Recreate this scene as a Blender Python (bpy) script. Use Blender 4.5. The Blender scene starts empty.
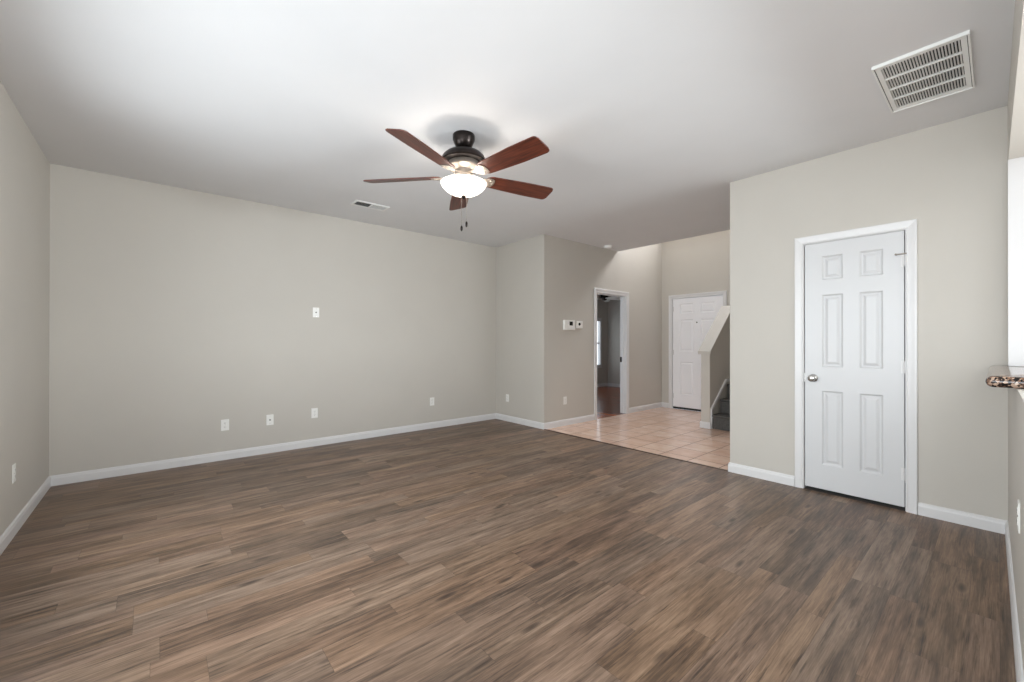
import bpy, bmesh, math, random
from mathutils import Vector, Matrix
random.seed(4)
S = bpy.context.scene
COL = S.collection
PI = math.pi

# ------------------------------------------------------------------ camera
cam = bpy.data.cameras.new('camera')
cam.sensor_width = 36.0
cam.sensor_fit = 'HORIZONTAL'
cam.lens = 36.0 * 415.48 / 1024
cam.clip_start = 0.01
cam_o = bpy.data.objects.new('camera', cam)
COL.objects.link(cam_o)
YAW, PITCH, ROLL = 0.8637, 0.0020, 0.0007
fw = Vector((-math.sin(YAW) * math.cos(PITCH), math.cos(YAW) * math.cos(PITCH), math.sin(PITCH)))
rt = Vector((math.cos(YAW), math.sin(YAW), 0))
up = rt.cross(fw)
r2 = rt * math.cos(ROLL) + up * math.sin(ROLL)
u2 = up * math.cos(ROLL) - rt * math.sin(ROLL)
cam_o.matrix_world = Matrix(((r2.x, u2.x, -fw.x, 0), (r2.y, u2.y, -fw.y, 0), (r2.z, u2.z, -fw.z, 1.2289), (0, 0, 0, 1)))
S.camera = cam_o

# ------------------------------------------------------------------ world, daylight, exposure
S.view_settings.view_transform = 'Standard'
S.view_settings.look = 'None'
S.view_settings.exposure = 0.10
S.view_settings.gamma = 1.0
S.view_settings.use_curve_mapping = False
S.cycles.use_denoising = True
S.cycles.max_bounces = 12
S.cycles.diffuse_bounces = 8
S.cycles.sample_clamp_indirect = 6.0

world = bpy.data.worlds.new('sky')
S.world = world
world.use_nodes = True
world.node_tree.nodes['Background'].inputs[0].default_value = (0.75, 0.87, 1.0, 1)
world.node_tree.nodes['Background'].inputs[1].default_value = 1.0


def area(name, loc, direction, sx, sy, watts, color=(1, 1, 1), spread=180):
    l = bpy.data.lights.new(name, 'AREA')
    l.shape = 'RECTANGLE'
    l.size, l.size_y = sx, sy
    l.energy = watts
    l.color = color
    l.spread = math.radians(spread)
    o = bpy.data.objects.new(name, l)
    o.location = loc
    o.rotation_euler = Vector(direction).to_track_quat('-Z', 'Y').to_euler()
    COL.objects.link(o)
    return o


DAY = (0.90, 0.965, 1.0)
# daylight entering through the windows of the wall behind the camera
REAR = [(-3.55, -2.55), (-2.35, -1.35), (-1.15, -0.15), (0.15, 1.15)]     # x ranges of the four rear windows
for (a, b), watts in zip(REAR, (34, 33, 32, 26)):
    area('window_daylight', ((a + b) / 2, -0.90, 1.36), (0, 1, -0.02), 0.95, 1.55, watts, DAY, 158)
# added unseen fill lights on the kitchen and dining side, brightening living room walls
area('kitchen_fill', (2.5, 4.33, 1.5), (-0.8, -1, 0), 1.5, 0.9, 390, DAY)
area('dining_fill', (3.42, 0.3, 1.15), (-1, 0, 0.0), 1.7, 2.0, 14, DAY)
# daylight through the high foyer window and the bedroom window
area('foyer_daylight', (-3.4, 7.45, 4.25), (0, -1, -0.75), 1.0, 1.0, 125, (0.98, 0.98, 1.0))
area('bedroom_daylight', (-7.30, 8.45, 1.25), (1, 0, -0.1), 1.4, 1.25, 4, (0.85, 0.93, 1.0))

# ------------------------------------------------------------------ dimensions (metres, camera above the origin)
HC = 2.743
XB, YP, YL = -5.2317, 4.1356, -0.6945
XR = 0.040          # room face of the pass-through wall
XD, XF, YF = -4.1456, -1.6545, 7.2778
YE = 5.87           # where the low ceiling stops and the tall foyer starts
HF = 5.4
WT = 0.12


# ------------------------------------------------------------------ node helpers
def new_mat(name):
    m = bpy.data.materials.new(name)
    m.use_nodes = True
    nt = m.node_tree
    return m, nt, nt.nodes['Principled BSDF']


def srgb(r, g, b):
    def f(c):
        c /= 255
        return c / 12.92 if c <= 0.04045 else ((c + 0.055) / 1.055) ** 2.4
    return (f(r), f(g), f(b), 1)


class NT:
    def __init__(self, nt):
        self.nt = nt

    def math(self, op, a, b=None, c=None):
        n = self.nt.nodes.new('ShaderNodeMath')
        n.operation = op
        for i, v in enumerate((a, b, c)):
            if v is None:
                continue
            if isinstance(v, (int, float)):
                n.inputs[i].default_value = v
            else:
                self.nt.links.new(v, n.inputs[i])
        return n.outputs[0]

    def coord(self, kind='Object'):
        n = self.nt.nodes.new('ShaderNodeTexCoord')
        return n.outputs[kind]

    def sep(self, v):
        n = self.nt.nodes.new('ShaderNodeSeparateXYZ')
        self.nt.links.new(v, n.inputs[0])
        return n.outputs

    def comb(self, x, y, z):
        n = self.nt.nodes.new('ShaderNodeCombineXYZ')
        for i, v in enumerate((x, y, z)):
            if isinstance(v, (int, float)):
                n.inputs[i].default_value = v
            else:
                self.nt.links.new(v, n.inputs[i])
        return n.outputs[0]

    def noise(self, vec, scale, detail=3, rough=0.5, dist=0.0):
        n = self.nt.nodes.new('ShaderNodeTexNoise')
        if vec is not None:
            self.nt.links.new(vec, n.inputs['Vector'])
        n.inputs['Scale'].default_value = scale
        n.inputs['Detail'].default_value = detail
        n.inputs['Roughness'].default_value = rough
        n.inputs['Distortion'].default_value = dist
        return n.outputs[0]

    def white(self, vec):
        n = self.nt.nodes.new('ShaderNodeTexWhiteNoise')
        n.noise_dimensions = '3D'
        self.nt.links.new(vec, n.inputs['Vector'])
        return n.outputs['Value'], n.outputs['Color']

    def ramp(self, fac, stops, interp='LINEAR'):
        n = self.nt.nodes.new('ShaderNodeValToRGB')
        n.color_ramp.interpolation = interp
        e = n.color_ramp.elements
        while len(e) < len(stops):
            e.new(0.5)
        for i, (p, c) in enumerate(stops):
            e[i].position = p
            e[i].color = c
        self.nt.links.new(fac, n.inputs[0])
        return n.outputs[0]

    def mix(self, fac, a, b, mode='MIX'):
        n = self.nt.nodes.new('ShaderNodeMix')
        n.data_type = 'RGBA'
        n.blend_type = mode
        for idx, v in ((0, fac), (6, a), (7, b)):
            if isinstance(v, (int, float)):
                n.inputs[idx].default_value = v
            elif isinstance(v, tuple):
                n.inputs[idx].default_value = v
            else:
                self.nt.links.new(v, n.inputs[idx])
        return n.outputs[2]

    def bump(self, height, strength, dist=0.01):
        n = self.nt.nodes.new('ShaderNodeBump')
        n.inputs['Strength'].default_value = strength
        n.inputs['Distance'].default_value = dist
        self.nt.links.new(height, n.inputs['Height'])
        return n.outputs[0]

    def link(self, a, b):
        self.nt.links.new(a, b)


def paint(name, col, rough=0.6, bump=0.0, bscale=180, var=0.015, spec=0.5):
    m, nt, b = new_mat(name)
    h = NT(nt)
    co = h.coord()
    n = h.noise(co, 2.2, 3)
    lo = tuple(max(0, c * (1 - var)) for c in col[:3]) + (1,)
    hi = tuple(min(1, c * (1 + var)) for c in col[:3]) + (1,)
    h.link(h.ramp(n, [(0.35, lo), (0.65, hi)]), b.inputs['Base Color'])
    b.inputs['Roughness'].default_value = rough
    b.inputs['Specular IOR Level'].default_value = spec
    if bump:
        h.link(h.bump(h.noise(co, bscale, 2), bump, 0.002), b.inputs['Normal'])
    return m


def plain(name, col, rough=0.5, metal=0.0, scale=40, var=0.05):
    m, nt, b = new_mat(name)
    h = NT(nt)
    n = h.noise(h.coord(), scale, 2)
    lo = tuple(c * (1 - var) for c in col[:3]) + (1,)
    hi = tuple(min(1, c * (1 + var)) for c in col[:3]) + (1,)
    h.link(h.ramp(n, [(0.3, lo), (0.7, hi)]), b.inputs['Base Color'])
    b.inputs['Roughness'].default_value = rough
    b.inputs['Metallic'].default_value = metal
    return m


def wood_floor():
    m, nt, b = new_mat('laminate_planks')
    h = NT(nt)
    s = h.sep(h.coord())
    x, y = h.math('ADD', s[0], 20.0), h.math('ADD', s[1], 20.0)
    PER, W1 = 0.252, 0.096
    k = h.math('FLOOR', h.math('DIVIDE', x, PER))
    t = h.math('SUBTRACT', x, h.math('MULTIPLY', k, PER))
    wide = h.math('GREATER_THAN', t, W1)
    row = h.math('ADD', h.math('MULTIPLY', k, 2.0), wide)
    # distance to the nearest long seam
    e1 = h.math('ABSOLUTE', h.math('SUBTRACT', t, W1))
    e2 = h.math('MINIMUM', t, h.math('SUBTRACT', PER, t))
    ex = h.math('MINIMUM', e1, e2)
    rnd, _ = h.white(h.comb(row, 3.7, 1.3))
    L = h.math('ADD', 0.75, h.math('MULTIPLY', wide, 0.3))
    yy = h.math('ADD', y, h.math('MULTIPLY', rnd, 7.0))
    q = h.math('DIVIDE', yy, L)
    idx = h.math('FLOOR', q)
    fr = h.math('SUBTRACT', q, idx)
    ey = h.math('MULTIPLY', h.math('MINIMUM', fr, h.math('SUBTRACT', 1.0, fr)), L)
    pv, pc = h.white(h.comb(row, idx, 9.1))
    ps = h.sep(pc)
    # grain runs along y; every plank has its own offset in the grain field
    gx = h.math('ADD', x, h.math('MULTIPLY', ps[0], 31.0))
    gy = h.math('ADD', y, h.math('MULTIPLY', ps[1], 17.0))
    warp = h.noise(h.comb(h.math('MULTIPLY', gx, 7.0), h.math('MULTIPLY', gy, 1.6), 0.0), 1.0, 2, 0.5)
    wx = h.math('ADD', gx, h.math('MULTIPLY', h.math('SUBTRACT', warp, 0.5), 0.014))
    g1 = h.noise(h.comb(h.math('MULTIPLY', wx, 44.0), h.math('MULTIPLY', gy, 2.2), ps[2]), 1.0, 5, 0.68)
    g2 = h.noise(h.comb(h.math('MULTIPLY', wx, 260.0), h.math('MULTIPLY', gy, 7.0), ps[2]), 1.0, 3, 0.6)
    cloud = h.noise(h.comb(h.math('MULTIPLY', wx, 12.0), h.math('MULTIPLY', gy, 2.0), ps[0]), 1.0, 3, 0.6)
    # dark mineral streaks running with the grain
    sk = h.noise(h.comb(h.math('MULTIPLY', wx, 70.0), h.math('MULTIPLY', gy, 3.4), ps[1]), 1.0, 4, 0.65)
    streak = nt.nodes.new('ShaderNodeMapRange')
    streak.inputs['From Min'].default_value = 0.56
    streak.inputs['From Max'].default_value = 0.66
    h.link(sk, streak.inputs['Value'])
    # knots with cathedral rings
    vor = nt.nodes.new('ShaderNodeTexVoronoi')
    vor.inputs['Scale'].default_value = 1.0
    h.link(h.comb(h.math('MULTIPLY', wx, 7.0), h.math('MULTIPLY', gy, 1.9), 0.0), vor.inputs['Vector'])
    vd = vor.outputs['Distance']
    ring = h.math('SINE', h.math('MULTIPLY', vd, 60.0))
    ringw = h.math('MULTIPLY', h.math('MULTIPLY', ring, 0.022), h.math('SUBTRACT', 1.0, h.math('MINIMUM', vd, 1.0)))
    knot = nt.nodes.new('ShaderNodeMapRange')
    knot.inputs['From Min'].default_value = 0.03
    knot.inputs['From Max'].default_value = 0.14
    h.link(vd, knot.inputs['Value'])
    tone = h.math('ADD', h.math('MULTIPLY', h.math('SUBTRACT', pv, 0.5), 0.20),
                  h.math('ADD', h.math('MULTIPLY', h.math('SUBTRACT', g1, 0.5), 0.90),
                         h.math('ADD', h.math('MULTIPLY', h.math('SUBTRACT', g2, 0.5), 0.55),
                                h.math('MULTIPLY', h.math('SUBTRACT', cloud, 0.5), 0.75))))
    tone = h.math('ADD', h.math('ADD', tone, ringw), 0.54)
    tone = h.math('SUBTRACT', tone, h.math('MULTIPLY', streak.outputs[0], 0.20))
    colr = h.ramp(tone, [(0.10, srgb(58, 46, 39)), (0.36, srgb(90, 73, 60)), (0.54, srgb(117, 96, 80)), (0.85, srgb(152, 129, 110))])
    # hue change between planks: some pinkish, some tan, some grey
    hue = h.ramp(ps[1], [(0.0, (1.04, 0.98, 0.97, 1)), (0.35, (1.06, 1.0, 0.90, 1)), (0.65, (0.97, 1.0, 1.02, 1)), (1.0, (1.02, 0.99, 0.98, 1))])
    colr = h.mix(1.0, colr, hue, 'MULTIPLY')
    colr = h.mix(h.math('MULTIPLY', h.math('SUBTRACT', 1.0, knot.outputs[0]), 0.85), colr, srgb(52, 40, 34))
    seam = h.math('LESS_THAN', h.math('MINIMUM', ex, ey), 0.0009)
    colr = h.mix(h.math('MULTIPLY', seam, 0.45), colr, srgb(45, 35, 30))
    h.link(colr, b.inputs['Base Color'])
    h.link(h.math('ADD', 0.34, h.math('MULTIPLY', g1, 0.16)), b.inputs['Roughness'])
    b.inputs['Specular IOR Level'].default_value = 0.5
    hgt = h.math('SUBTRACT', h.math('MULTIPLY', g1, 0.5), h.math('MULTIPLY', seam, 1.0))
    h.link(h.bump(hgt, 0.12, 0.002), b.inputs['Normal'])
    return m


def tile_floor():
    m, nt, b = new_mat('terracotta_tile')
    h = NT(nt)
    s = h.sep(h.coord())
    P = 0.32
    x = h.math('DIVIDE', h.math('ADD', s[0], 2.09 + 32 * P), P)
    y = h.math('DIVIDE', h.math('SUBTRACT', s[1], 4.636 - 32 * P), P)
    ix, iy = h.math('FLOOR', x), h.math('FLOOR', y)
    fx, fy = h.math('SUBTRACT', x, ix), h.math('SUBTRACT', y, iy)
    ed = h.math('MINIMUM', h.math('MINIMUM', fx, h.math('SUBTRACT', 1.0, fx)), h.math('MINIMUM', fy, h.math('SUBTRACT', 1.0, fy)))
    pv, pc = h.white(h.comb(ix, iy, 2.0))
    n = h.noise(h.coord(), 7.0, 4, 0.6)
    v = h.math('ADD', h.math('MULTIPLY', pv, 0.18), h.math('MULTIPLY', n, 0.82))
    c = h.ramp(v, [(0.2, srgb(206, 170, 148)), (0.5, srgb(220, 188, 168)), (0.8, srgb(230, 204, 187))])
    gr = h.math('LESS_THAN', ed, 0.014)
    c = h.mix(gr, c, srgb(96, 72, 60))
    h.link(c, b.inputs['Base Color'])
    h.link(h.math('ADD', 0.14, h.math('MULTIPLY', gr, 0.5)), b.inputs['Roughness'])
    h.link(h.bump(h.math('SUBTRACT', h.math('MULTIPLY', n, 0.15), gr), 0.25, 0.003), b.inputs['Normal'])
    return m


def blade_wood():
    m, nt, b = new_mat('cherry_wood')
    h = NT(nt)
    s = h.sep(h.coord())
    v = h.comb(h.math('MULTIPLY', s[0], 5.0), h.math('MULTIPLY', s[1], 70.0), s[2])
    n = h.noise(v, 1.0, 4, 0.6, 0.4)
    h.link(h.ramp(n, [(0.3, srgb(52, 24, 18)), (0.55, srgb(92, 44, 30)), (0.8, srgb(122, 64, 44))]), b.inputs['Base Color'])
    b.inputs['Roughness'].default_value = 0.38
    return m


def granite():
    m, nt, b = new_mat('speckled_granite')
    h = NT(nt)
    v = nt.nodes.new('ShaderNodeTexVoronoi')
    v.inputs['Scale'].default_value = 95
    h.link(h.coord(), v.inputs['Vector'])
    s = h.sep(v.outputs['Color'])
    n = h.noise(h.coord(), 38, 3, 0.6)
    t = h.math('ADD', h.math('MULTIPLY', s[0], 0.55), h.math('MULTIPLY', n, 0.5))
    c = h.ramp(t, [(0.0, srgb(22, 18, 17)), (0.42, srgb(48, 38, 34)), (0.52, srgb(120, 92, 76)), (0.66, srgb(176, 150, 132)), (0.82, srgb(205, 190, 175))], 'CONSTANT')
    h.link(c, b.inputs['Base Color'])
    b.inputs['Roughness'].default_value = 0.10
    return m


def carpet_mat():
    m, nt, b = new_mat('grey_carpet')
    h = NT(nt)
    n = h.noise(h.coord(), 160, 3, 0.7)
    h.link(h.ramp(n, [(0.3, srgb(58, 57, 56)), (0.7, srgb(104, 101, 98))]), b.inputs['Base Color'])
    b.inputs['Roughness'].default_value = 0.95
    h.link(h.bump(n, 0.8, 0.006), b.inputs['Normal'])
    return m


def glow(name, col, strength, trans=0.5):
    m, nt, b = new_mat(name)
    h = NT(nt)
    n = h.noise(h.coord(), 30, 2)
    h.link(h.ramp(n, [(0.3, (0.86, 0.84, 0.80, 1)), (0.7, (0.92, 0.90, 0.87, 1))]), b.inputs['Base Color'])
    b.inputs['Emission Color'].default_value = col
    b.inputs['Emission Strength'].default_value = strength
    b.inputs['Roughness'].default_value = 0.25
    return m


def frosted():
    """lit frosted glass: glows softly and lets a good share of the bulbs' light through"""
    m, nt, b = new_mat('frosted_glass')
    h = NT(nt)
    n = h.noise(h.coord(), 30, 2)
    h.link(h.ramp(n, [(0.3, (0.86, 0.84, 0.80, 1)), (0.7, (0.92, 0.90, 0.87, 1))]), b.inputs['Base Color'])
    b.inputs['Emission Color'].default_value = (1.0, 0.95, 0.89, 1)
    b.inputs['Emission Strength'].default_value = 2.0
    b.inputs['Roughness'].default_value = 0.25
    t = nt.nodes.new('ShaderNodeBsdfTransparent')
    t.inputs[0].default_value = (1.0, 0.97, 0.93, 1)
    mx = nt.nodes.new('ShaderNodeMixShader')
    mx.inputs[0].default_value = 0.55
    nt.links.new(b.outputs[0], mx.inputs[1])
    nt.links.new(t.outputs[0], mx.inputs[2])
    nt.links.new(mx.outputs[0], nt.nodes['Material Output'].inputs['Surface'])
    return m


M = {}
M['wall'] = paint('greige_wall_paint', srgb(195, 190, 182), 0.62, 0.10, 150, 0.01)
M['ceiling'] = paint('ceiling_white', srgb(222, 222, 223), 0.85, 0.12, 120, 0.01, 0.3)
M['trim'] = paint('white_trim_gloss', srgb(219, 218, 218), 0.32, 0, var=0.006)
M['front'] = paint('bright_white_door_paint', srgb(244, 244, 247), 0.36, 0, var=0.006)
M['door'] = paint('white_door_paint', srgb(208, 208, 209), 0.36, 0, var=0.006)
M['wood'] = wood_floor()
M['tile'] = tile_floor()
M['bedwood'] = None
M['plastic'] = plain('white_plastic', srgb(236, 235, 231), 0.35, 0, 60, 0.01)
M['slot'] = plain('dark_slot', srgb(40, 38, 36), 0.6)
M['metal'] = plain('satin_nickel', srgb(190, 188, 184), 0.22, 1.0, 60, 0.04)
M['bronze'] = plain('dark_bronze', srgb(46, 40, 38), 0.30, 0.85, 30, 0.15)
M['lit_bronze'] = plain('lamplit_bronze', srgb(150, 140, 130), 0.4, 0.6, 30, 0.08)  # dark bronze lightened: the lamp's glare is put into its colour
M['blade'] = blade_wood()
M['granite'] = granite()
M['carpet'] = carpet_mat()
M['louver'] = plain('white_enamel', srgb(232, 232, 230), 0.4, 0, 50, 0.01)
M['dark'] = plain('dark_shade_and_seam', srgb(38, 38, 38), 0.9)  # dark colour for shade behind the louvers, and for grille seams
M['screen'] = plain('dark_display', srgb(18, 20, 20), 0.15)
M['strip'] = plain('dark_transition_strip', srgb(86, 66, 54), 0.45)
M['glass'] = frosted()
M['bulb'] = glow('lit_bulb', (1.0, 0.92, 0.82, 1), 25)
M['pane'] = glow('bright_pane', (0.82, 0.92, 1.0, 1), 1.3)
M['chain'] = plain('chain_metal', srgb(120, 112, 104), 0.35, 0.8)


def bed_floor():
    m, nt, b = new_mat('reddish_bedroom_wood')
    h = NT(nt)
    s = h.sep(h.coord())
    k = h.math('FLOOR', h.math('DIVIDE', s[1], 0.12))
    pv, _ = h.white(h.comb(k, 1.0, 0.0))
    n = h.noise(h.comb(h.math('MULTIPLY', s[0], 3.0), h.math('MULTIPLY', s[1], 40.0), pv), 1.0, 3)
    h.link(h.ramp(h.math('ADD', h.math('MULTIPLY', n, 0.6), h.math('MULTIPLY', pv, 0.4)), [(0.2, srgb(124, 64, 40)), (0.8, srgb(176, 102, 64))]), b.inputs['Base Color'])
    b.inputs['Roughness'].default_value = 0.25
    return m


M['bedwood'] = bed_floor()


# ------------------------------------------------------------------ mesh helpers
def obj(name, bm, m, parent=None, smooth=False, bevel=0.0, loc=None):
    me = bpy.data.meshes.new(name)
    bmesh.ops.recalc_face_normals(bm, faces=bm.faces)
    bm.to_mesh(me)
    bm.free()
    if smooth:
        for p in me.polygons:
            p.use_smooth = True
    me.materials.append(m)
    o = bpy.data.objects.new(name, me)
    COL.objects.link(o)
    if parent is not None:
        o.parent = parent
    if loc is not None:
        o.location = loc
    if bevel:
        md = o.modifiers.new('bevel', 'BEVEL')
        md.width = bevel
        md.segments = 2
        md.limit_method = 'ANGLE'
    if smooth:
        md = o.modifiers.new('edges', 'EDGE_SPLIT')
        md.split_angle = math.radians(40)
    return o


def tag(o, label=None, cat=None, group=None, kind=None):
    if label:
        o['label'] = label
    if cat:
        o['category'] = cat
    if group:
        o['group'] = group
    if kind:
        o['kind'] = kind
    return o


def empty(name, loc, label, cat, group=None, rz=0.0, kind=None):
    o = bpy.data.objects.new(name, None)
    o.empty_display_size = 0.1
    o.location = loc
    o.rotation_euler = (0, 0, rz)
    COL.objects.link(o)
    return tag(o, label, cat, group, kind)


def add_box(bm, x0, x1, y0, y1, z0, z1, mat=None):
    v = [bm.verts.new(p) for p in ((x0, y0, z0), (x1, y0, z0), (x1, y1, z0), (x0, y1, z0), (x0, y0, z1), (x1, y0, z1), (x1, y1, z1), (x0, y1, z1))]
    for f in ((0, 3, 2, 1), (4, 5, 6, 7), (0, 1, 5, 4), (1, 2, 6, 5), (2, 3, 7, 6), (3, 0, 4, 7)):
        bm.faces.new([v[i] for i in f])
    if mat is not None:
        for p in v:
            p.co = mat @ p.co
    return v


def box(*a):
    bm = bmesh.new()
    add_box(bm, *a)
    return bm


def add_prism(bm, pts, axis, a0, a1):
    """extrude a 2-D polygon along an axis; pts are the two other coordinates in order"""
    def mk(p, a):
        if axis == 0:
            return (a, p[0], p[1])
        if axis == 1:
            return (p[0], a, p[1])
        return (p[0], p[1], a)
    lo = [bm.verts.new(mk(p, a0)) for p in pts]
    hi = [bm.verts.new(mk(p, a1)) for p in pts]
    n = len(pts)
    bm.faces.new(lo)
    bm.faces.new(hi[::-1])
    for i in range(n):
        bm.faces.new((lo[i], hi[i], hi[(i + 1) % n], lo[(i + 1) % n]))


def add_lathe(bm, prof, cx=0, cy=0, seg=40, axis='z', closed=False, mat=None):
    rings = []
    new = []
    for r, z in prof:
        if r < 1e-6:
            v = bm.verts.new((cx, cy, z))
            rings.append([v])
            new.append(v)
        else:
            ring = [bm.verts.new((cx + r * math.cos(2 * PI * i / seg), cy + r * math.sin(2 * PI * i / seg), z)) for i in range(seg)]
            rings.append(ring)
            new += ring
    pairs = list(zip(rings, rings[1:]))
    if closed:
        pairs.append((rings[-1], rings[0]))
    for A, B in pairs:
        for i in range(seg):
            j = (i + 1) % seg
            if len(A) == 1 and len(B) == 1:
                continue
            if len(A) == 1:
                bm.faces.new((A[0], B[i], B[j]))
            elif len(B) == 1:
                bm.faces.new((A[i], B[0], A[j]))
            else:
                bm.faces.new((A[i], B[i], B[j], A[j]))
    if mat is not None:
        for v in new:
            v.co = mat @ v.co


def lathe(prof, **k):
    bm = bmesh.new()
    add_lathe(bm, prof, **k)
    return bm


def add_tube(bm, pts, r, seg=10):
    pts = [Vector(p) for p in pts]
    rings = []
    for i, p in enumerate(pts):
        d = (pts[min(i + 1, len(pts) - 1)] - pts[max(i - 1, 0)]).normalized()
        a = d.orthogonal().normalized()
        if abs(d.z) < 0.95:
            a = d.cross(Vector((0, 0, 1))).normalized()
        b = d.cross(a)
        rr = r[i] if isinstance(r, (list, tuple)) else r
        rings.append([bm.verts.new(p + (a * math.cos(2 * PI * k / seg) + b * math.sin(2 * PI * k / seg)) * rr) for k in range(seg)])
    for A, B in zip(rings, rings[1:]):
        for k in range(seg):
            bm.faces.new((A[k], A[(k + 1) % seg], B[(k + 1) % seg], B[k]))
    bm.faces.new(rings[0][::-1])
    bm.faces.new(rings[-1])


def wall(name, label, axis, pos, thick, u0, u1, z0, z1, holes=(), m='wall', cat='wall'):
    """axis 0: plane x = pos (u along y); axis 1: plane y = pos (u along x); thick is signed, away from the room"""
    us = sorted({u0, u1, *[h[0] for h in holes], *[h[1] for h in holes]})
    zs = sorted({z0, z1, *[h[2] for h in holes], *[h[3] for h in holes]})
    us = [u for u in us if u0 <= u <= u1]
    zs = [z for z in zs if z0 <= z <= z1]
    nu, nz = len(us) - 1, len(zs) - 1

    def solid(i, j):
        if i < 0 or j < 0 or i >= nu or j >= nz:
            return False
        cu, cz = (us[i] + us[i + 1]) / 2, (zs[j] + zs[j + 1]) / 2
        return not any(h[0] < cu < h[1] and h[2] < cz < h[3] for h in holes)
    bm = bmesh.new()
    cache = {}

    def V(i, j, s):
        if (i, j, s) not in cache:
            d = pos + (thick if s else 0)
            cache[(i, j, s)] = bm.verts.new((d, us[i], zs[j]) if axis == 0 else (us[i], d, zs[j]))
        return cache[(i, j, s)]
    for i in range(nu):
        for j in range(nz):
            if not solid(i, j):
                continue
            for s in (0, 1):
                bm.faces.new((V(i, j, s), V(i + 1, j, s), V(i + 1, j + 1, s), V(i, j + 1, s)))
            for di, dj, a, b in ((-1, 0, (0, 0), (0, 1)), (1, 0, (1, 0), (1, 1)), (0, -1, (0, 0), (1, 0)), (0, 1, (0, 1), (1, 1))):
                if not solid(i + di, j + dj):
                    bm.faces.new((V(i + a[0], j + a[1], 0), V(i + b[0], j + b[1], 0), V(i + b[0], j + b[1], 1), V(i + a[0], j + a[1], 1)))
    return tag(obj(name, bm, M[m]), label, cat, kind='structure')


BASE_H = 0.088
BASE_PROF = [(0, 0), (0.0135, 0), (0.0135, 0.062), (0.0105, 0.070), (0.0095, 0.079), (0.005, 0.086), (0, BASE_H)]


def baseboard(name, label, p0, p1, nrm, m0=0, m1=0):
    """p0 -> p1 along the wall foot, nrm = direction into the room; m: +1 inside corner, -1 outside corner, 0 square"""
    p0, p1, nrm = Vector((*p0, 0)), Vector((*p1, 0)), Vector((*nrm, 0))
    d = (p1 - p0).normalized()
    bm = bmesh.new()
    A = [bm.verts.new(p0 + nrm * t + d * (m0 * t) + Vector((0, 0, z))) for t, z in BASE_PROF]
    B = [bm.verts.new(p1 + nrm * t - d * (m1 * t) + Vector((0, 0, z))) for t, z in BASE_PROF]
    n = len(A)
    bm.faces.new(A)
    bm.faces.new(B[::-1])
    for i in range(n):
        bm.faces.new((A[i], B[i], B[(i + 1) % n], A[(i + 1) % n]))
    return tag(obj(name, bm, M['trim']), label, 'baseboard', kind='structure')


def casing_bm(axis, pos, out, u0, u1, z1, w=0.062, z0=0.0):
    """mitred door casing round an opening; out = direction (+-1) from the wall into the room"""
    prof = [(0.000, 0.000), (0.000, 0.009), (0.006, 0.012), (0.012, 0.010), (0.030, 0.013), (0.046, 0.017), (w - 0.004, 0.018), (w, 0.015), (w, 0.0)]
    bm = bmesh.new()
    rows = []
    for u, t in prof:
        d = pos + out * t
        path = [(u0 - u, z0), (u0 - u, z1 + u), (u1 + u, z1 + u), (u1 + u, z0)]
        rows.append([bm.verts.new((d, a, z) if axis == 0 else (a, d, z)) for a, z in path])
    n = len(rows)
    for i in range(n):
        A, B = rows[i], rows[(i + 1) % n]
        for k in range(3):
            bm.faces.new((A[k], A[k + 1], B[k + 1], B[k]))
    bm.faces.new([r[0] for r in rows])
    bm.faces.new([r[3] for r in rows][::-1])
    return bm


def jamb_bm(axis, pos, depth, u0, u1, z1, t=0.018):
    """lining of a door opening: u0..u1 is the clear opening, boards grow outwards by t"""
    bm = bmesh.new()
    a, b = sorted((pos, pos + depth))
    for lo, hi, zz0, zz1 in ((u0 - t, u0, 0, z1 + t), (u1, u1 + t, 0, z1 + t), (u0, u1, z1, z1 + t)):
        if axis == 0:
            add_box(bm, a, b, lo, hi, zz0, zz1)
        else:
            add_box(bm, lo, hi, a, b, zz0, zz1)
    return bm


def panel_door_bm(w, h, thick, cols, rows):
    """door slab in local x 0..w, z 0..h, front face at y = 0 looking to -y, with moulded raised panels"""
    bm = bmesh.new()
    xs = sorted({0, w, *[c for p in cols for c in p]})
    zs = sorted({0, h, *[c for p in rows for c in p]})
    loops = [(0.0, 0.0), (0.006, 0.006), (0.013, 0.012), (0.022, 0.012), (0.040, 0.0035), (0.046, 0.003)]
    for side in (0, 1):
        def Y(d):
            return d if side == 0 else thick - d
        for i in range(len(xs) - 1):
            for j in range(len(zs) - 1):
                x0, x1, z0, z1 = xs[i], xs[i + 1], zs[j], zs[j + 1]
                if (x0, x1) in cols and (z0, z1) in rows:
                    prev = None
                    for ins, d in loops:
                        ring = [bm.verts.new((x, Y(d), z)) for x, z in ((x0 + ins, z0 + ins), (x1 - ins, z0 + ins), (x1 - ins, z1 - ins), (x0 + ins, z1 - ins))]
                        if prev:
                            for k in range(4):
                                bm.faces.new((prev[k], prev[(k + 1) % 4], ring[(k + 1) % 4], ring[k]))
                        prev = ring
                    bm.faces.new(prev)
                else:
                    bm.faces.new([bm.verts.new((x, Y(0), z)) for x, z in ((x0, z0), (x1, z0), (x1, z1), (x0, z1))])
    for a, b in (((0, 0), (w, 0)), ((w, 0), (w, h)), ((w, h), (0, h)), ((0, h), (0, 0))):
        bm.faces.new([bm.verts.new((a[0], 0, a[1])), bm.verts.new((b[0], 0, b[1])), bm.verts.new((b[0], thick, b[1])), bm.verts.new((a[0], thick, a[1]))])
    bmesh.ops.remove_doubles(bm, verts=bm.verts, dist=1e-5)
    return bm


def fill(name, label, x0, x1, y0, y1, z0, z1, m, cat):
    return tag(obj(name, box(x0, x1, y0, y1, z0, z1), M[m]), label, cat, kind='structure')


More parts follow.
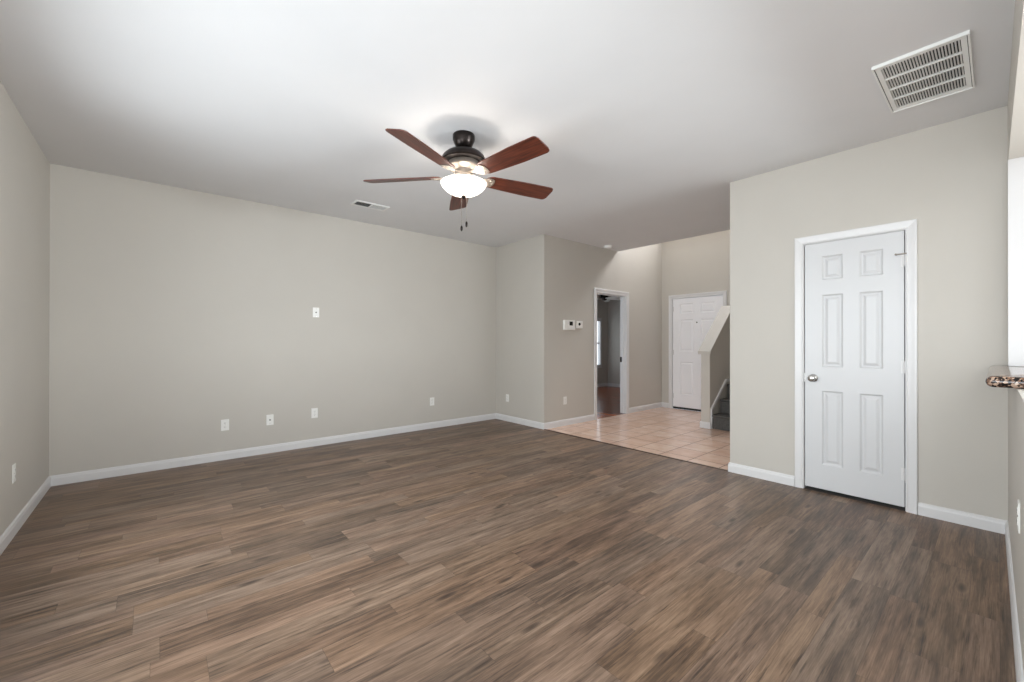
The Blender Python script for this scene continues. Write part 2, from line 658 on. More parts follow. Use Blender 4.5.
# ------------------------------------------------------------------ floors and ceilings
fill('floor', 'brown wood plank floor of the empty living room', XB - WT, 3.5, YL - WT, YP, -0.06, 0, 'wood', 'floor')
fill('floor_entry', 'terracotta square tile floor of the entry hall', XD, XF + 0.06, YP, YF, -0.06, 0.0, 'tile', 'floor')
fill('floor_closet', 'unseen closet floor, coloured dark for the shade under the door', XF + 0.06, 3.5, YP, 5.05, -0.06, 0.0, 'carpet', 'floor')  # dark carpet colour stands in for shade in the gap below the door
fill('floor_bedroom', 'reddish wood floor seen through the open doorway', -7.2, XD, YP + WT, 9.7, -0.06, -0.001, 'bedwood', 'floor')
fill('ceiling', 'white flat ceiling over the living room', XB - WT, 3.5, YL - WT, YE, HC, HC + 0.1, 'ceiling', 'ceiling')
fill('ceiling_foyer', 'high ceiling of the two-storey foyer', XD - WT, XF + 0.2, 4.2, YF + WT, HF, HF + 0.1, 'ceiling', 'ceiling')
fill('ceiling_stair_shade', 'unseen slab added over the stairs to darken them', -2.33, XF, YE, YF, HC, HC + 0.12, 'ceiling', 'ceiling')  # hidden slab added to keep foyer daylight off the stairs
fill('ceiling_bedroom', 'ceiling of the dark bedroom beyond the doorway', -7.2, XD - WT, YP + WT, 9.7, HC, HC + 0.1, 'ceiling', 'ceiling')

# ------------------------------------------------------------------ walls
wall('wall_left', 'greige wall along the left edge of the photo', 1, YL, -WT, XB - WT, 3.5, 0, HC, [(a, b, 0.56, 2.16) for a, b in REAR])
wall('wall_back', 'long greige wall with five wall plates', 0, XB, -WT, YL, YP + WT, 0, HC)
wall('wall_corner', 'short greige return wall between the long wall and the hall', 1, YP, WT, XB, XD, 0, HC)
DY0, DY1, DZ = 5.316, 6.115, 2.01       # clear opening of the bedroom doorway
wall('wall_hall', 'greige hall wall with thermostat and open doorway', 0, XD, -WT, YP + WT, YF + WT, 0, HF, [(DY0 - 0.018, DY1 + 0.018, 0, DZ + 0.018)])
FX0, FX1 = -3.935, -3.025
wall('wall_front', 'greige entry wall holding the front door', 1, YF, WT, XD, XF + 0.12, 0, HF,
     [(FX0 - 0.018, FX1 + 0.018, 0, 2.05), (-3.9, -2.9, 3.75, 4.75)])
wall('wall_upper', 'unseen upper wall above the hall, set back to weaken bounced light', 1, 4.40, -0.1, XD, XF, HC + 0.12, HF)  # placed well back so less foyer light bounces onto the entry wall
fill('floor_bounce_blocker', 'unseen dark slab added above the low ceiling to absorb foyer light', XD, XF, 4.40, YE, HC + 0.1, HC + 0.12, 'carpet', 'floor')  # dark cover added to stop light bouncing off the slab below
wall('wall_stair', 'wall along the right of the stairs', 0, XF, WT, YP + WT, YF, 0, HF)
CX0, CX1, CZ = -1.061, -0.439, 2.045
wall('wall_closet', 'pale greige wall around the closet door', 1, YP, WT, XF, 3.5, 0, HC, [(CX0 - 0.018, CX1 + 0.018, 0, CZ + 0.018), (1.7, 3.28, 1.02, 1.98)])  # right-hand hole is an added opening for the kitchen fill light
wk = wall('wall_kitchen', 'greige half wall and header of the kitchen pass-through at right', 0, XR, WT, 1.55, YP, 0, HC, [(1.5, 4.02, 1.03, 2.36)])
tk = tag(obj('trim_2', box(XR - 0.001, XR + WT, 4.006, 4.0195, 1.082, 2.359), M['trim']), 'white lining on the far side of the pass-through', 'trim', kind='structure')
wall('wall_dining', 'unseen far wall of the kitchen side with an added opening for fill light', 0, 3.3, WT, YL, YP, 0.0, HC, [(-0.55, 1.15, 0.12, 2.15)])  # opening added to let the dining fill light in
wall('wall_bedroom', 'dark far wall of the bedroom seen through the doorway', 1, 9.55, WT, -7.2, XD, 0, HC)
wall('wall_window', 'bedroom side wall with the bright window', 0, -7.075, -WT, YP + WT, 9.55, 0, HC, [(7.79, 9.24, 0.57, 1.83)])
wall('wall_side', 'bedroom wall next to the doorway', 0, XD - WT, 0.119, YF + WT, 9.55, 0, HC)
fill('wall_cupboard', 'unseen closet back added to keep the gap under the door dark', -1.53, 0.16, 4.95, 5.05, 0, HC, 'wall', 'wall')  # added so the gap under the closet door stays dark
fill('wall_cupboard_side', 'unseen closet side added to keep light out of the door gap', 0.04, 0.16, YP + WT, 4.95, 0, HC, 'wall', 'wall')  # added to block the kitchen fill light from the closet floor

# ------------------------------------------------------------------ trim
baseboard('baseboard_left', 'white baseboard along the left wall', (0.0, YL), (XB, YL), (0, 1), 0, 1)
baseboard('baseboard_back', 'long white baseboard under the wall with five plates', (XB, YL), (XB, YP), (1, 0), 1, 1)
baseboard('baseboard_corner', 'short white baseboard on the return wall', (XB, YP), (XD, YP), (0, -1), 1, -1)
baseboard('baseboard_hall', 'white baseboard under the thermostat', (XD, YP), (XD, DY0 - 0.067), (1, 0), -1, 0)
baseboard('baseboard_hall_far', 'white baseboard between doorway and entry corner', (XD, DY1 + 0.067), (XD, YF), (1, 0), 0, 1)
baseboard('baseboard_front', 'short white baseboard left of the front door', (XD, YF), (FX0 - 0.067, YF), (0, -1), 1, 0)
baseboard('baseboard_closet_left', 'white baseboard left of the closet door', (XF, YP), (CX0 - 0.067, YP), (0, -1), -1, 0)
baseboard('baseboard_closet_right', 'white baseboard right of the closet door', (CX1 + 0.067, YP), (XR, YP), (0, -1), 0, 1)
baseboard('baseboard_stair', 'white baseboard round the end of the closet wall', (XF, YP + 1.6), (XF, YP), (-1, 0), 0, -1)
bk = baseboard('baseboard_kitchen', 'white baseboard along the half wall at right', (XR, YP), (XR, 1.55), (-1, 0), 1, 0)
baseboard('baseboard_bedroom', 'baseboard of the far bedroom wall', (-7.075, 9.55), (XD - WT, 9.55), (0, -1), 1, 0)
baseboard('baseboard_window', 'baseboard below the bedroom window', (-7.075, YP + WT), (-7.075, 9.55), (1, 0), 0, 1)
tag(obj('trim_1', box(XD, XF, YP - 0.012, YP + 0.012, 0, 0.007), M['strip'], bevel=0.003),
    'dark strip where wood floor meets the tile', 'threshold', kind='structure')


# ------------------------------------------------------------------ doors
def hinge(parent, x, z, y=-0.004):
    bm = bmesh.new()
    add_lathe(bm, [(0, z - 0.046), (0.006, z - 0.046), (0.006, z + 0.046), (0, z + 0.046)], x, y, 12)
    add_box(bm, x - 0.016, x + 0.014, y + 0.001, y + 0.0055, z - 0.045, z + 0.045)
    return tag(obj('hinge', bm, M['trim'], parent), 'white painted hinge')


def knob(parent, x, y, z, m):
    rot = Matrix.Translation((x, y, z)) @ Matrix.Rotation(PI / 2, 4, 'X')
    prof = [(0, 0), (0.032, 0), (0.032, 0.004), (0.026, 0.009), (0.012, 0.011), (0.011, 0.030), (0.017, 0.036), (0.026, 0.044), (0.028, 0.053), (0.025, 0.061), (0.016, 0.066), (0, 0.067)]
    bm = bmesh.new()
    add_lathe(bm, prof, seg=28, mat=rot)
    return tag(obj('knob', bm, m, parent, smooth=True), 'round satin metal door knob')


# closet door
w = CX1 - CX0 - 0.012
c0 = 0.116
pw = 0.138
cols = [(c0, c0 + pw), (w - c0 - pw, w - c0)]
rows = [(0.20, 0.805), (1.00, 1.59), (1.71, 1.905)]
d1 = obj('door_1', panel_door_bm(w, CZ - 0.028, 0.035, cols, rows), M['door'], loc=(CX0 + 0.006, YP + 0.006, 0.026))
tag(d1, 'white six-panel closet door with round knob', 'door', kind='structure')
o = obj('casing', casing_bm(1, YP, -1, CX0 - 0.004, CX1 + 0.004, CZ + 0.004, 0.060), M['trim'], d1)
o.matrix_parent_inverse = Matrix.Translation(-d1.location)
o = obj('jamb', jamb_bm(1, YP, WT, CX0, CX1, CZ), M['trim'], d1)
o.matrix_parent_inverse = Matrix.Translation(-d1.location)
knob(d1, 0.058, 0.0, 0.905, M['metal'])
for hz in (0.24, 1.02, 1.80):
    hinge(d1, w - 0.002, hz)
bm = bmesh.new()
add_box(bm, w - 0.045, w + 0.016, -0.018, -0.004, 1.842, 1.850)
add_lathe(bm, [(0, 0), (0.007, 0), (0.007, 0.02), (0, 0.02)], seg=12, mat=Matrix.Translation((w - 0.043, -0.002, 1.846)) @ Matrix.Rotation(PI / 2, 4, 'X'))
tag(obj('door_stop', bm, M['chain'], d1), 'grey metal hinge pin stop at the top hinge')
tag(obj('latch_plate', box(-0.0035, -0.001, 0.0, 0.028, 0.87, 0.94), M['metal'], d1), 'small metal latch plate')

# front door
w2 = FX1 - FX0 - 0.012
c0, pw = 0.135, 0.25
cols = [(c0, c0 + pw), (w2 - c0 - pw, w2 - c0)]
d2 = obj('door_2', panel_door_bm(w2, 1.985, 0.045, cols, [(0.23, 0.83), (1.02, 1.60), (1.71, 1.89)]), M['front'], loc=(FX0 + 0.006, YF + 0.018, 0.037))
tag(d2, 'white six-panel front door with peephole behind the stairs', 'door', kind='structure')
o = obj('casing', casing_bm(1, YF, -1, FX0 - 0.004, FX1 + 0.004, 2.032, 0.060), M['trim'], d2)
o.matrix_parent_inverse = Matrix.Translation(-d2.location)
o = obj('jamb', jamb_bm(1, YF, WT, FX0, FX1, 2.03), M['trim'], d2)
o.matrix_parent_inverse = Matrix.Translation(-d2.location)
o = obj('sill', box(FX0, FX1, YF + 0.030, YF + WT, -0.003, 0.030), M['slot'], d2)
o.matrix_parent_inverse = Matrix.Translation(-d2.location)
tag(o, 'door sill coloured dark for the shaded gap under the door')  # the sill's dark colour carries the shade below the door
for hz in (0.2, 1.0, 1.8):
    hinge(d2, 0.002, hz)
knob(d2, w2 - 0.07, 0.0, 0.93, M['metal'])
bm = bmesh.new()
add_lathe(bm, [(0, 0), (0.012, 0), (0.012, 0.004), (0.007, 0.006), (0, 0.003)], seg=18, mat=Matrix.Translation((w2 / 2, 0, 1.54)) @ Matrix.Rotation(PI / 2, 4, 'X'))
tag(obj('peephole', bm, M['bronze'], d2), 'small dark peephole')

# open bedroom doorway
d3 = obj('door_3', casing_bm(0, XD, 1, DY0 - 0.004, DY1 + 0.004, DZ + 0.004, 0.066), M['trim'])
tag(d3, 'white cased open doorway to the dark bedroom', 'doorway', kind='structure')
obj('jamb', jamb_bm(0, XD, -WT, DY0, DY1, DZ), M['trim'], d3)
bm = bmesh.new()
for lo, hi, z0_, z1_ in ((DY0, DY0 + 0.011, 0, DZ), (DY1 - 0.011, DY1, 0, DZ), (DY0 + 0.011, DY1 - 0.011, DZ - 0.011, DZ)):
    add_box(bm, XD - 0.075, XD - 0.043, lo, hi, z0_, z1_)
obj('door_stop', bm, M['trim'], d3)
tag(obj('strike_plate', box(XD - 0.119, XD - 0.085, DY1 - 0.002, DY1, 0.88, 0.97), M['bronze'], d3), 'small dark strike plate')

# ------------------------------------------------------------------ bedroom beyond the doorway
win = obj('window_1', None or box(-7.155, -7.135, 7.83, 9.20, 0.61, 1.79), M['pane'])
tag(win, 'bright window in the dark bedroom', 'window', kind='structure')
bm = bmesh.new()
for lo, hi, z0_, z1_ in ((7.74, 7.83, 0.52, 1.88), (9.20, 9.26, 0.52, 1.88), (7.83, 9.20, 1.79, 1.88), (7.83, 9.20, 0.52, 0.61)):
    add_box(bm, -7.135, -7.055, lo, hi, z0_, z1_)
add_box(bm, -7.135, -7.105, 7.83, 9.20, 1.17, 1.215)
obj('window_frame', bm, M['trim'], win)

for k, (a, b) in enumerate(REAR):
    bm = bmesh.new()
    for lo, hi, z0_, z1_ in ((a - 0.05, a + 0.03, 0.51, 2.21), (b - 0.03, b + 0.05, 0.51, 2.21), (a + 0.03, b - 0.03, 2.13, 2.21), (a + 0.03, b - 0.03, 0.51, 0.59), (a + 0.03, b - 0.03, 1.34, 1.38)):
        add_box(bm, lo, hi, YL - 0.07, YL + 0.015, z0_, z1_)
    tag(obj('window_%d' % (k + 2), bm, M['trim']), 'white framed window behind the camera', 'window', 'rear living room windows', 'structure')


def fan_blade_bm(r0, r1, w0, w1, t=0.007, cut=0.05):
    """blade along +x: tapered root, widening, clipped round tip corners"""
    n = 64
    top = []
    for i in range(n + 1):
        f = i / n
        x = r0 + (r1 - r0) * f
        hw = (w0 + (w1 - w0) * min(1, f / 0.62) ** 0.8) / 2
        if f < 0.08:
            hw *= 0.62 + 0.38 * math.sin(f / 0.08 * PI / 2)
        e = (r1 - x)
        if e < cut:
            hw -= (cut - math.sqrt(max(0, cut * cut - (cut - e) ** 2))) * 0.95
        top.append((x, hw))
    poly = [(x, hw) for x, hw in top] + [(x, -hw) for x, hw in reversed(top)]
    bm = bmesh.new()
    add_prism(bm, poly, 2, -t / 2, t / 2)
    return bm


# bedroom fan: only one pale blade shows in the doorway
bf = empty('ceiling_fan', (-6.487, 8.62, 2.3), 'ceiling fan with pale blade in the dark bedroom', 'ceiling fan')
bf.location.z = HC
obj('canopy', lathe([(0, 0), (0.07, 0), (0.06, -0.05), (0.016, -0.07), (0.016, -0.30), (0.10, -0.31), (0.11, -0.40), (0.05, -0.46), (0, -0.47)]), M['bronze'], bf, smooth=True)
ang0 = math.atan2(9.2 - 7.637, -6.802 + 5.951)
for k in range(5):
    b_ = obj('blade', fan_blade_bm(0.12, 0.66, 0.10, 0.14), M['plastic'], bf)
    b_.location = (0, 0, -0.43)
    b_.rotation_euler = (math.radians(-12), 0, ang0 + k * 2 * PI / 5)

# ------------------------------------------------------------------ stairs and half wall
HX0, HX1, HY0 = -2.778, -2.655, 5.955
st = tag(obj('wall_banister', None or (lambda bm: (add_prism(bm, [(HY0, 0), (YF, 0), (YF, 1.755), (6.73, 1.755), (HY0, 1.075)], 0, HX0, HX1), bm)[1])(bmesh.new()), M['wall']),
         'greige half wall with a sloped off-white cap beside the stairs', 'half wall', kind='structure')
bm = bmesh.new()
ct = 0.035
add_prism(bm, [(HY0 - 0.03, 1.055), (6.735, 1.755), (YF, 1.755), (YF, 1.755 + ct), (6.715, 1.755 + ct), (HY0 - 0.03, 1.055 + ct * 1.2)], 0, -2.812, -2.633)
tag(obj('cap', bm, M['wall'], st, bevel=0.003), 'sloped off-white cap board')
bm = bmesh.new()
# baseboard round the end of the half wall
add_box(bm, HX0 - 0.0135, HX1 + 0.0135, HY0 - 0.0135, HY0 + 0.02, 0, 0.075)
add_box(bm, HX0 - 0.0095, HX1 + 0.0095, HY0 - 0.0095, HY0 + 0.02, 0.075, BASE_H)
add_box(bm, HX0 - 0.0135, HX0, HY0 + 0.02, YF, 0, BASE_H)
obj('baseboard', bm, M['trim'], st)

sc = empty('staircase', (-2.15, 6.0, 0), 'grey carpeted steps rising behind the half wall', 'stairs')
off = Vector((2.15, -6.0, 0))
SX0, SX1 = HX1 + 0.023, XF - 0.002
RIS = 0.2
for k, (y0, y1) in enumerate(((5.985, 6.24), (6.24, 6.495), (6.495, YF - 0.002))):
    z = RIS * (k + 1)
    bm = bmesh.new()
    add_prism(bm, [(y0, 0 if k == 0 else z - RIS), (y1, 0 if k == 0 else z - RIS), (y1, z), (y0 - 0.022, z), (y0 - 0.028, z - 0.012), (y0 - 0.022, z - 0.028), (y0, z - 0.034)], 0, SX0, SX1)
    if k:
        add_box(bm, SX0, SX1, y0 + 0.001, YF - 0.002, 0.001, z - RIS - 0.001)
    s_ = obj('step', bm, M['carpet'], sc, bevel=0.006)
    s_.location = off
bm = bmesh.new()
top = [(5.976, 0.0), (5.976, 0.280), (6.465, 0.672), (YF - 0.002, 0.672)]
bot = [(YF - 0.002, 0.632), (6.479, 0.632), (6.000, 0.255), (6.000, 0.0)]
add_prism(bm, top + bot, 0, HX1, HX1 + 0.0205)
s_ = obj('skirt_trim', bm, M['trim'], st)
tag(s_, 'white sloped trim along the half wall')

# ------------------------------------------------------------------ pass-through counter
CY0 = 2.777
bc = empty('bar_counter', (0.2, CY0, 1.03), 'dark speckled granite bar counter on the half wall at right', 'counter')
bm = bmesh.new()
th = 0.049
# bullnosed slab: cross-section profile swept round the near left corner
rows_ = []
for a in range(9):
    t = -PI / 2 + PI * a / 8
    rows_.append((0.022 * math.cos(t) - 0.022, th / 2 + th / 2 * math.sin(t)))
path = []
cr = 0.03
X0, X1, Y0, Y1 = -0.038, 0.46, CY0, YP - 0.001
path.append(((X0, Y1), (-1, 0)))
for a in range(7):
    t = PI + PI / 2 * a / 6
    path.append(((X0 + cr + cr * math.cos(t), Y0 + cr + cr * math.sin(t)), (math.cos(t), math.sin(t))))
path.append(((X1, Y0), (0, -1)))
grid = []
for (px, py), (nx, ny) in path:
    grid.append([bm.verts.new((px + nx * d, py + ny * d, 1.031 + z)) for d, z in rows_])
for A, B in zip(grid, grid[1:]):
    for k in range(len(rows_) - 1):
        bm.faces.new((A[k], B[k], B[k + 1], A[k + 1]))
far = [bm.verts.new((X1, Y1, 1.031)), bm.verts.new((X1, Y1, 1.031 + th))]
bm.faces.new([g[0] for g in grid] + [far[0]])
bm.faces.new([g[-1] for g in grid] + [far[1]])
bm.faces.new(grid[0][::-1] + [far[0], far[1]][::1]) if False else bm.faces.new(grid[0] + [far[1], far[0]])
bm.faces.new(grid[-1] + [far[1], far[0]])
o = obj('slab', bm, M['granite'], bc, smooth=True)
o.location = (-0.2, -CY0, -1.03)


# ------------------------------------------------------------------ wall plates
def plate_part(parent, kind):
    bm = box(-0.035, 0.035, -0.005, 0, -0.0575, 0.0575)
    obj('cover_plate', bm, M['plastic'], parent, bevel=0.002)
    if kind == 'duplex':
        for dz in (-0.0205, 0.0205):
            b2 = bmesh.new()
            pts = []
            for i in range(24):
                a = 2 * PI * i / 24
                pts.append((max(-0.0145, min(0.0145, 0.0172 * math.cos(a))), dz + max(-0.0135, min(0.0135, 0.0172 * math.sin(a)))))
            add_prism(b2, pts, 1, -0.0072, -0.004)
            r_ = obj('receptacle', b2, M['plastic'], parent)
            b3 = bmesh.new()
            for dx, hh in ((-0.0062, 0.0045), (0.0062, 0.0038)):
                add_box(b3, dx - 0.0011, dx + 0.0011, -0.0076, -0.0070, dz + 0.002 - hh, dz + 0.002 + hh)
            add_lathe(b3, [(0, 0), (0.0024, 0), (0.0024, 0.0005), (0, 0.0005)], seg=10, mat=Matrix.Translation((0, -0.0071, dz - 0.0075)) @ Matrix.Rotation(PI / 2, 4, 'X'))
            tag(obj('slots', b3, M['slot'], r_), 'dark socket slots')
        b3 = lathe([(0, 0), (0.003, 0), (0.0025, 0.001), (0, 0.0012)], seg=12, mat=Matrix.Translation((0, -0.005, 0)) @ Matrix.Rotation(PI / 2, 4, 'X'))
        tag(obj('screw', b3, M['metal'], parent), 'metal screw')
    elif kind == 'coax':
        b3 = lathe([(0, 0), (0.0075, 0), (0.0075, 0.003), (0.005, 0.003), (0.005, 0.011), (0, 0.011)], seg=16, mat=Matrix.Translation((0, -0.005, 0)) @ Matrix.Rotation(PI / 2, 4, 'X'))
        tag(obj('connector', b3, M['bronze'], parent), 'dark threaded cable connector')
        for dz in (-0.042, 0.042):
            b3 = lathe([(0, 0), (0.003, 0), (0.0025, 0.001), (0, 0.0012)], seg=12, mat=Matrix.Translation((0, -0.005, dz)) @ Matrix.Rotation(PI / 2, 4, 'X'))
            tag(obj('screw', b3, M['metal'], parent), 'metal screw')


def plate(name, label, cat, kind, loc, rz, group='white wall plates'):
    p = empty(name, loc, label, cat, group, rz)
    plate_part(p, kind)
    return p


RB = PI / 2           # local -y (front) turned to +x
plate('wall_outlet', 'white outlet low on the long wall, nearest the left corner', 'outlet', 'duplex', (XB, 0.540, 0.361), RB)
plate('cable_plate', 'white cable plate with dark centre low on the long wall', 'wall plate', 'coax', (XB, 0.951, 0.365), RB)
plate('wall_outlet', 'white outlet low on the long wall, straight below the high plate', 'outlet', 'duplex', (XB, 1.412, 0.389), RB)
plate('cable_plate', 'white cable plate high in the middle of the long wall', 'wall plate', 'coax', (XB, 1.426, 1.574), RB)
plate('wall_outlet', 'white outlet low on the long wall, farthest right before the corner', 'outlet', 'duplex', (XB, 2.975, 0.380), RB)
plate('wall_outlet', 'white outlet low on the short return wall', 'outlet', 'duplex', (-4.947, YP, 0.358), 0)
plate('wall_outlet', 'white outlet on the hall wall below the thermostat', 'outlet', 'duplex', (XD, 4.569, 0.366), RB)
plate('wall_outlet', 'white outlet low on the wall at the left edge', 'outlet', 'duplex', (-4.082, YL, 0.388), PI)
ok_ = plate('wall_outlet', 'white outlet on the half wall under the granite counter', 'outlet', 'duplex', (XR, 2.52, 0.56), -PI / 2)

# the pass-through wall stands half a degree off square
TURN = Matrix.Translation((XR, YP, 0)) @ Matrix.Rotation(math.radians(0.48), 4, 'Z') @ Matrix.Translation((-XR, -YP, 0))
bpy.context.view_layer.update()
for o in (wk, bk, tk, ok_):
    o.matrix_world = TURN @ o.matrix_world

# thermostat and the small square sensor beside it
t_ = empty('thermostat', (XD, 4.645, 1.482), 'white rectangular thermostat with dark display on the hall wall', 'thermostat', rz=RB)
obj('body', box(-0.122, 0.115, -0.034, 0, -0.078, 0.068), M['plastic'], t_, bevel=0.006)
tag(obj('display', box(-0.014, 0.058, -0.0352, -0.033, -0.010, 0.048), M['screen'], t_), 'dark display')
bm = bmesh.new()
for k in range(3):
    add_box(bm, -0.06 + k * 0.03, -0.042 + k * 0.03, -0.036, -0.033, -0.054, -0.045)
obj('buttons', bm, M['plastic'], t_)
t_ = empty('wall_sensor', (XD, 4.878, 1.493), 'small white square sensor right of the thermostat', 'sensor', rz=RB)
obj('body', box(-0.070, 0.070, -0.024, 0, -0.060, 0.052), M['plastic'], t_, bevel=0.008)
bm = lathe([(0, 0), (0.023, 0), (0.021, 0.003), (0, 0.004)], seg=24, mat=Matrix.Translation((-0.010, -0.024, 0.004)) @ Matrix.Rotation(PI / 2, 4, 'X'))
tag(obj('dial', bm, M['screen'], t_), 'round dark lens')

# spring door stop on the far hall baseboard
ds = empty('door_bumper', (XD + 0.0135, 6.478, 0.05), 'small white bumper on the baseboard right of the doorway', 'door stop', rz=RB)
bm = lathe([(0, 0), (0.012, 0), (0.012, 0.004), (0.006, 0.006), (0.006, 0.06), (0.010, 0.061), (0.010, 0.074), (0, 0.076)], seg=16, mat=Matrix.Rotation(PI / 2, 4, 'X'))
obj('spring', bm, M['plastic'], ds, smooth=True)

# ------------------------------------------------------------------ ceiling fittings
sd = empty('smoke_detector', (-4.0, 5.41, HC), 'round white smoke detector on the ceiling near the hall', 'smoke detector')
obj('base', lathe([(0, 0), (0.068, 0), (0.068, -0.012), (0, -0.012)], seg=36), M['plastic'], sd)
obj('cover', lathe([(0.062, -0.012), (0.060, -0.028), (0.050, -0.040), (0.020, -0.044), (0, -0.044)], seg=36), M['plastic'], sd, smooth=True)

# return-air grille: frame, three dividers, four bands of louvers
gx0, gx1, gy0, gy1 = -0.452, -0.088, 2.99, 3.655
rg = empty('return_vent', ((gx0 + gx1) / 2, (gy0 + gy1) / 2, HC), 'large white louvered return vent on the ceiling at upper right', 'ceiling vent')
hx, hy = (gx1 - gx0) / 2, (gy1 - gy0) / 2
fwid = 0.040
bm = bmesh.new()
for a, b, c, d in ((-hx, hx, -hy, -hy + fwid), (-hx, hx, hy - fwid, hy), (-hx, -hx + fwid * .8, -hy + fwid, hy - fwid), (hx - fwid * .8, hx, -hy + fwid, hy - fwid)):
    add_box(bm, a, b, c, d, -0.012, 0)
for a, b, c, d in ((-hx, hx, -hy, -hy + .008), (-hx, hx, hy - .008, hy), (-hx, -hx + .008, -hy + .008, hy - .008), (hx - .008, hx, -hy + .008, hy - .008)):
    add_box(bm, a, b, c, d, -0.018, -0.012)
obj('frame', bm, M['louver'], rg)
tag(obj('backing', box(-hx + .02, hx - .02, -hy + .02, hy - .02, -0.003, -0.001), M['dark'], rg), 'dark sheet standing in for the shade behind the louvers')  # flat sheet with the shade of the duct put into its colour
ix, iy = hx - fwid * .8, hy - fwid
NB, NL = 4, 25
for k in range(1, NB):
    y = -iy + 2 * iy * k / NB
    obj('divider', box(-ix, ix, y - 0.006, y + 0.006, -0.014, -0.003), M['louver'], rg)
bm = bmesh.new()
for k in range(NL):
    x = -ix + 2 * ix * (k + 0.5) / NL
    add_box(bm, -0.0040, 0.0040, -iy, iy, -0.0007, 0.0007, Matrix.Translation((x, 0, -0.0095)) @ Matrix.Rotation(math.radians(-50), 4, 'Y'))
obj('louvers', bm, M['louver'], rg)

for x in (-hx + 0.0095, hx - 0.0095):
    bm = bmesh.new()
    add_box(bm, x - 0.0012, x + 0.0012, -hy + 0.012, hy - 0.012, -0.0125, -0.0115)
    tag(obj('seam', bm, M['dark'], rg), 'thin dark seam of the hinged grille')

# supply register
sr = empty('supply_vent', (-4.53, 1.80, HC), 'small white supply vent on the ceiling left of the fan', 'ceiling vent')
hx, hy = 0.09, 0.19
bm = bmesh.new()
for a, b, c, d in ((-hx, hx, -hy, -hy + .028), (-hx, hx, hy - .028, hy), (-hx, -hx + .028, -hy + .028, hy - .028), (hx - .028, hx, -hy + .028, hy - .028)):
    add_box(bm, a, b, c, d, -0.008, 0)
add_box(bm, -hx + .028, hx - .028, -0.006, 0.006, -0.008, -0.002)
obj('frame', bm, M['louver'], sr, bevel=0.002)
tag(obj('backing', box(-hx + .02, hx - .02, -hy + .02, hy - .02, -0.003, -0.001), M['dark'], sr), 'dark sheet standing in for the shade behind the louvers')  # dark sheet in place of the register's shaded depth
bm = bmesh.new()
for k in range(16):
    y = -hy + .034 + (2 * hy - .068) * (k + .5) / 16
    add_box(bm, -hx + .028, hx - .028, -0.0045, 0.0045, -0.0007, 0.0007, Matrix.Translation((0, y, -0.007)) @ Matrix.Rotation(math.radians(40 if k < 8 else -40), 4, 'X'))
obj('louvers', bm, M['louver'], sr)

# ------------------------------------------------------------------ the ceiling fan
FC = (-2.545, 1.708, HC)
fan = empty('ceiling_fan', FC, 'dark bronze ceiling fan with five cherry blades and lit glass bowl', 'ceiling fan')
# heights below the ceiling
obj('canopy', lathe([(0, 0), (0.078, 0), (0.081, -0.006), (0.080, -0.036), (0.074, -0.048), (0.073, -0.056), (0.060, -0.082), (0.042, -0.098), (0.026, -0.104), (0.020, -0.106), (0.020, -0.120), (0, -0.120)], seg=40), M['bronze'], fan, smooth=True)
obj('motor_housing', lathe([(0.018, -0.110), (0.050, -0.114), (0.095, -0.124), (0.130, -0.140), (0.152, -0.160), (0.163, -0.182), (0.166, -0.196), (0.160, -0.203), (0.118, -0.206), (0.018, -0.206)], seg=48), M['bronze'], fan, smooth=True)
tag(obj('motor_ring', lathe([(0.020, -0.204), (0.112, -0.205), (0.117, -0.211), (0.117, -0.238), (0.110, -0.246), (0.078, -0.252), (0.064, -0.258), (0.062, -0.300), (0.052, -0.306), (0.02, -0.306)], seg=44), M['lit_bronze'], fan, smooth=True), 'lit lower ring of the motor')
obj('light_fitter', lathe([(0.0, -0.300), (0.054, -0.300), (0.060, -0.308), (0.056, -0.340), (0.048, -0.350), (0.020, -0.356), (0.008, -0.362), (0.008, -0.440), (0.015, -0.444), (0.018, -0.451), (0.010, -0.460), (0.006, -0.468), (0, -0.470)], seg=32), M['bronze'], fan, smooth=True)
bowl = [(0.010, -0.442), (0.032, -0.441), (0.066, -0.435), (0.098, -0.424), (0.126, -0.408), (0.147, -0.390), (0.160, -0.373), (0.166, -0.360), (0.168, -0.354),
        (0.165, -0.352), (0.161, -0.360), (0.155, -0.372), (0.142, -0.387), (0.122, -0.404), (0.095, -0.419), (0.064, -0.430), (0.031, -0.436), (0.010, -0.437)]
tag(obj('glass_bowl', lathe(bowl, seg=56, closed=True), M['glass'], fan, smooth=True), 'lit frosted glass bowl')
for k in range(3):
    a = math.radians(40 + 120 * k)
    mt = Matrix.Rotation(a, 4, 'Z') @ Matrix.Translation((0.062, 0, -0.374)) @ Matrix.Rotation(math.radians(70), 4, 'Y')
    bm = bmesh.new()
    add_lathe(bm, [(0, 0.035), (0.012, 0.035), (0.014, 0.022), (0.022, 0.004), (0.026, -0.012), (0.022, -0.028), (0.012, -0.037), (0, -0.040)], seg=20, mat=mt)
    obj('bulb', bm, M['bulb'], fan, smooth=True)
BZ = -0.304
PH0 = math.radians(6.2)
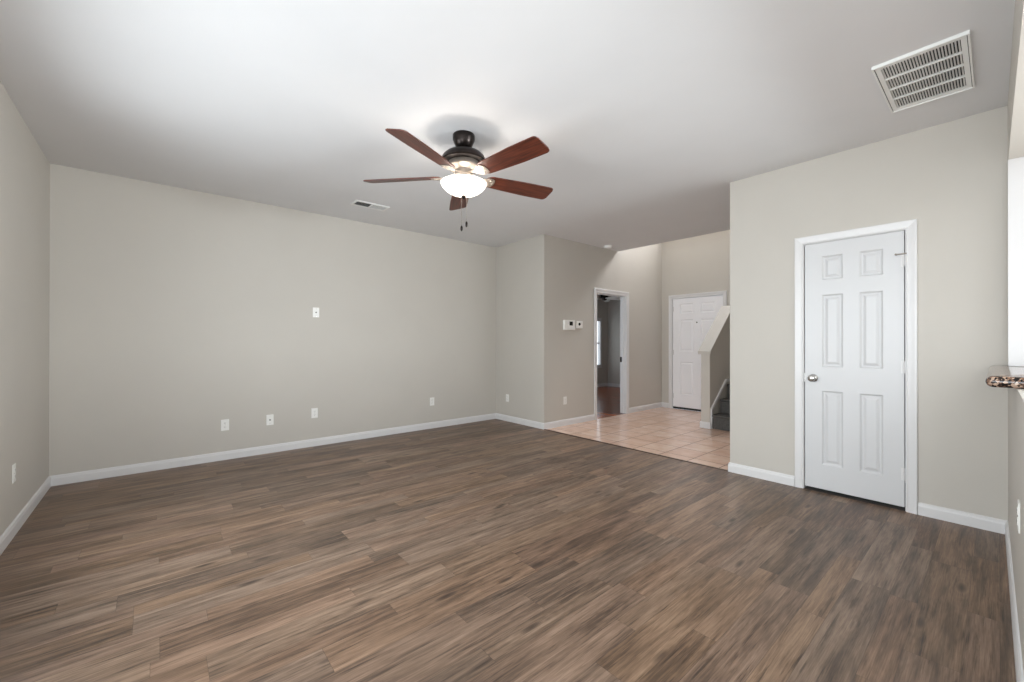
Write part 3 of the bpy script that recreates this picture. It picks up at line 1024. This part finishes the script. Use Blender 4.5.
for k in range(5):
    ang = PH0 + k * 2 * PI / 5
    iron = bmesh.new()
    # curved bracket from the motor ring out to the blade root
    add_prism(iron, [(0.055, 0.014), (0.10, 0.012), (0.150, 0.028), (0.185, 0.046), (0.215, 0.050), (0.235, 0.040), (0.243, 0.022), (0.246, 0.0),
                     (0.243, -0.022), (0.235, -0.040), (0.215, -0.050), (0.185, -0.046), (0.150, -0.028), (0.10, -0.012), (0.055, -0.014)], 2, -0.004, 0.0)
    for v in iron.verts:
        f = max(0.0, min(1.0, (v.co.x - 0.055) / 0.10))
        v.co.z += (1 - f) * 0.035 - 0.006
    for sx, sy in ((0.205, 0.028), (0.205, -0.028), (0.225, 0.0)):
        add_lathe(iron, [(0, -0.014), (0.004, -0.0135), (0.006, -0.010), (0.006, -0.008)], sx, sy, 10)
    arm = obj('blade_arm', iron, M['lit_bronze'], fan)
    arm.location = (0, 0, BZ)
    arm.rotation_euler = (math.radians(-15), 0, ang)
    bl = obj('blade', fan_blade_bm(0.175, 0.752, 0.120, 0.162, 0.008, 0.034), M['blade'], fan, bevel=0.002)
    bl.location = (0, 0, BZ)
    bl.rotation_euler = (math.radians(-15), 0, ang)


def chain(x, y, z0, z1, fob):
    bm = bmesh.new()
    n = int((z0 - z1) / 0.006)
    for i in range(n):
        bmesh.ops.create_icosphere(bm, subdivisions=1, radius=0.0022, matrix=Matrix.Translation((x, y, z0 - 0.006 * i)))
    add_tube(bm, [(x, y, z0), (x, y, z1)], 0.0009, 6)
    c = obj('pull_chain', bm, M['chain'], fan)
    b2 = lathe([(0, z1 + 0.004), (0.004, z1), (0.0085, z1 - 0.012), (0.0085, z1 - 0.030), (0.005, z1 - 0.040), (0, z1 - 0.042)], cx=x, cy=y, seg=16)
    tag(obj('fob', b2, M['bronze'], c, smooth=True), 'dark wooden pull fob')


chain(-0.010, -0.012, -0.442, -0.663, 1)
chain(0.016, 0.014, -0.442, -0.633, 1)
l = bpy.data.lights.new('fan_lamp', 'POINT')
l.energy = 15
l.color = (1.0, 0.92, 0.84)
l.shadow_soft_size = 0.08
lo = bpy.data.objects.new('fan_lamp', l)
lo.location = (FC[0], FC[1], HC - 0.392)
COL.objects.link(lo)
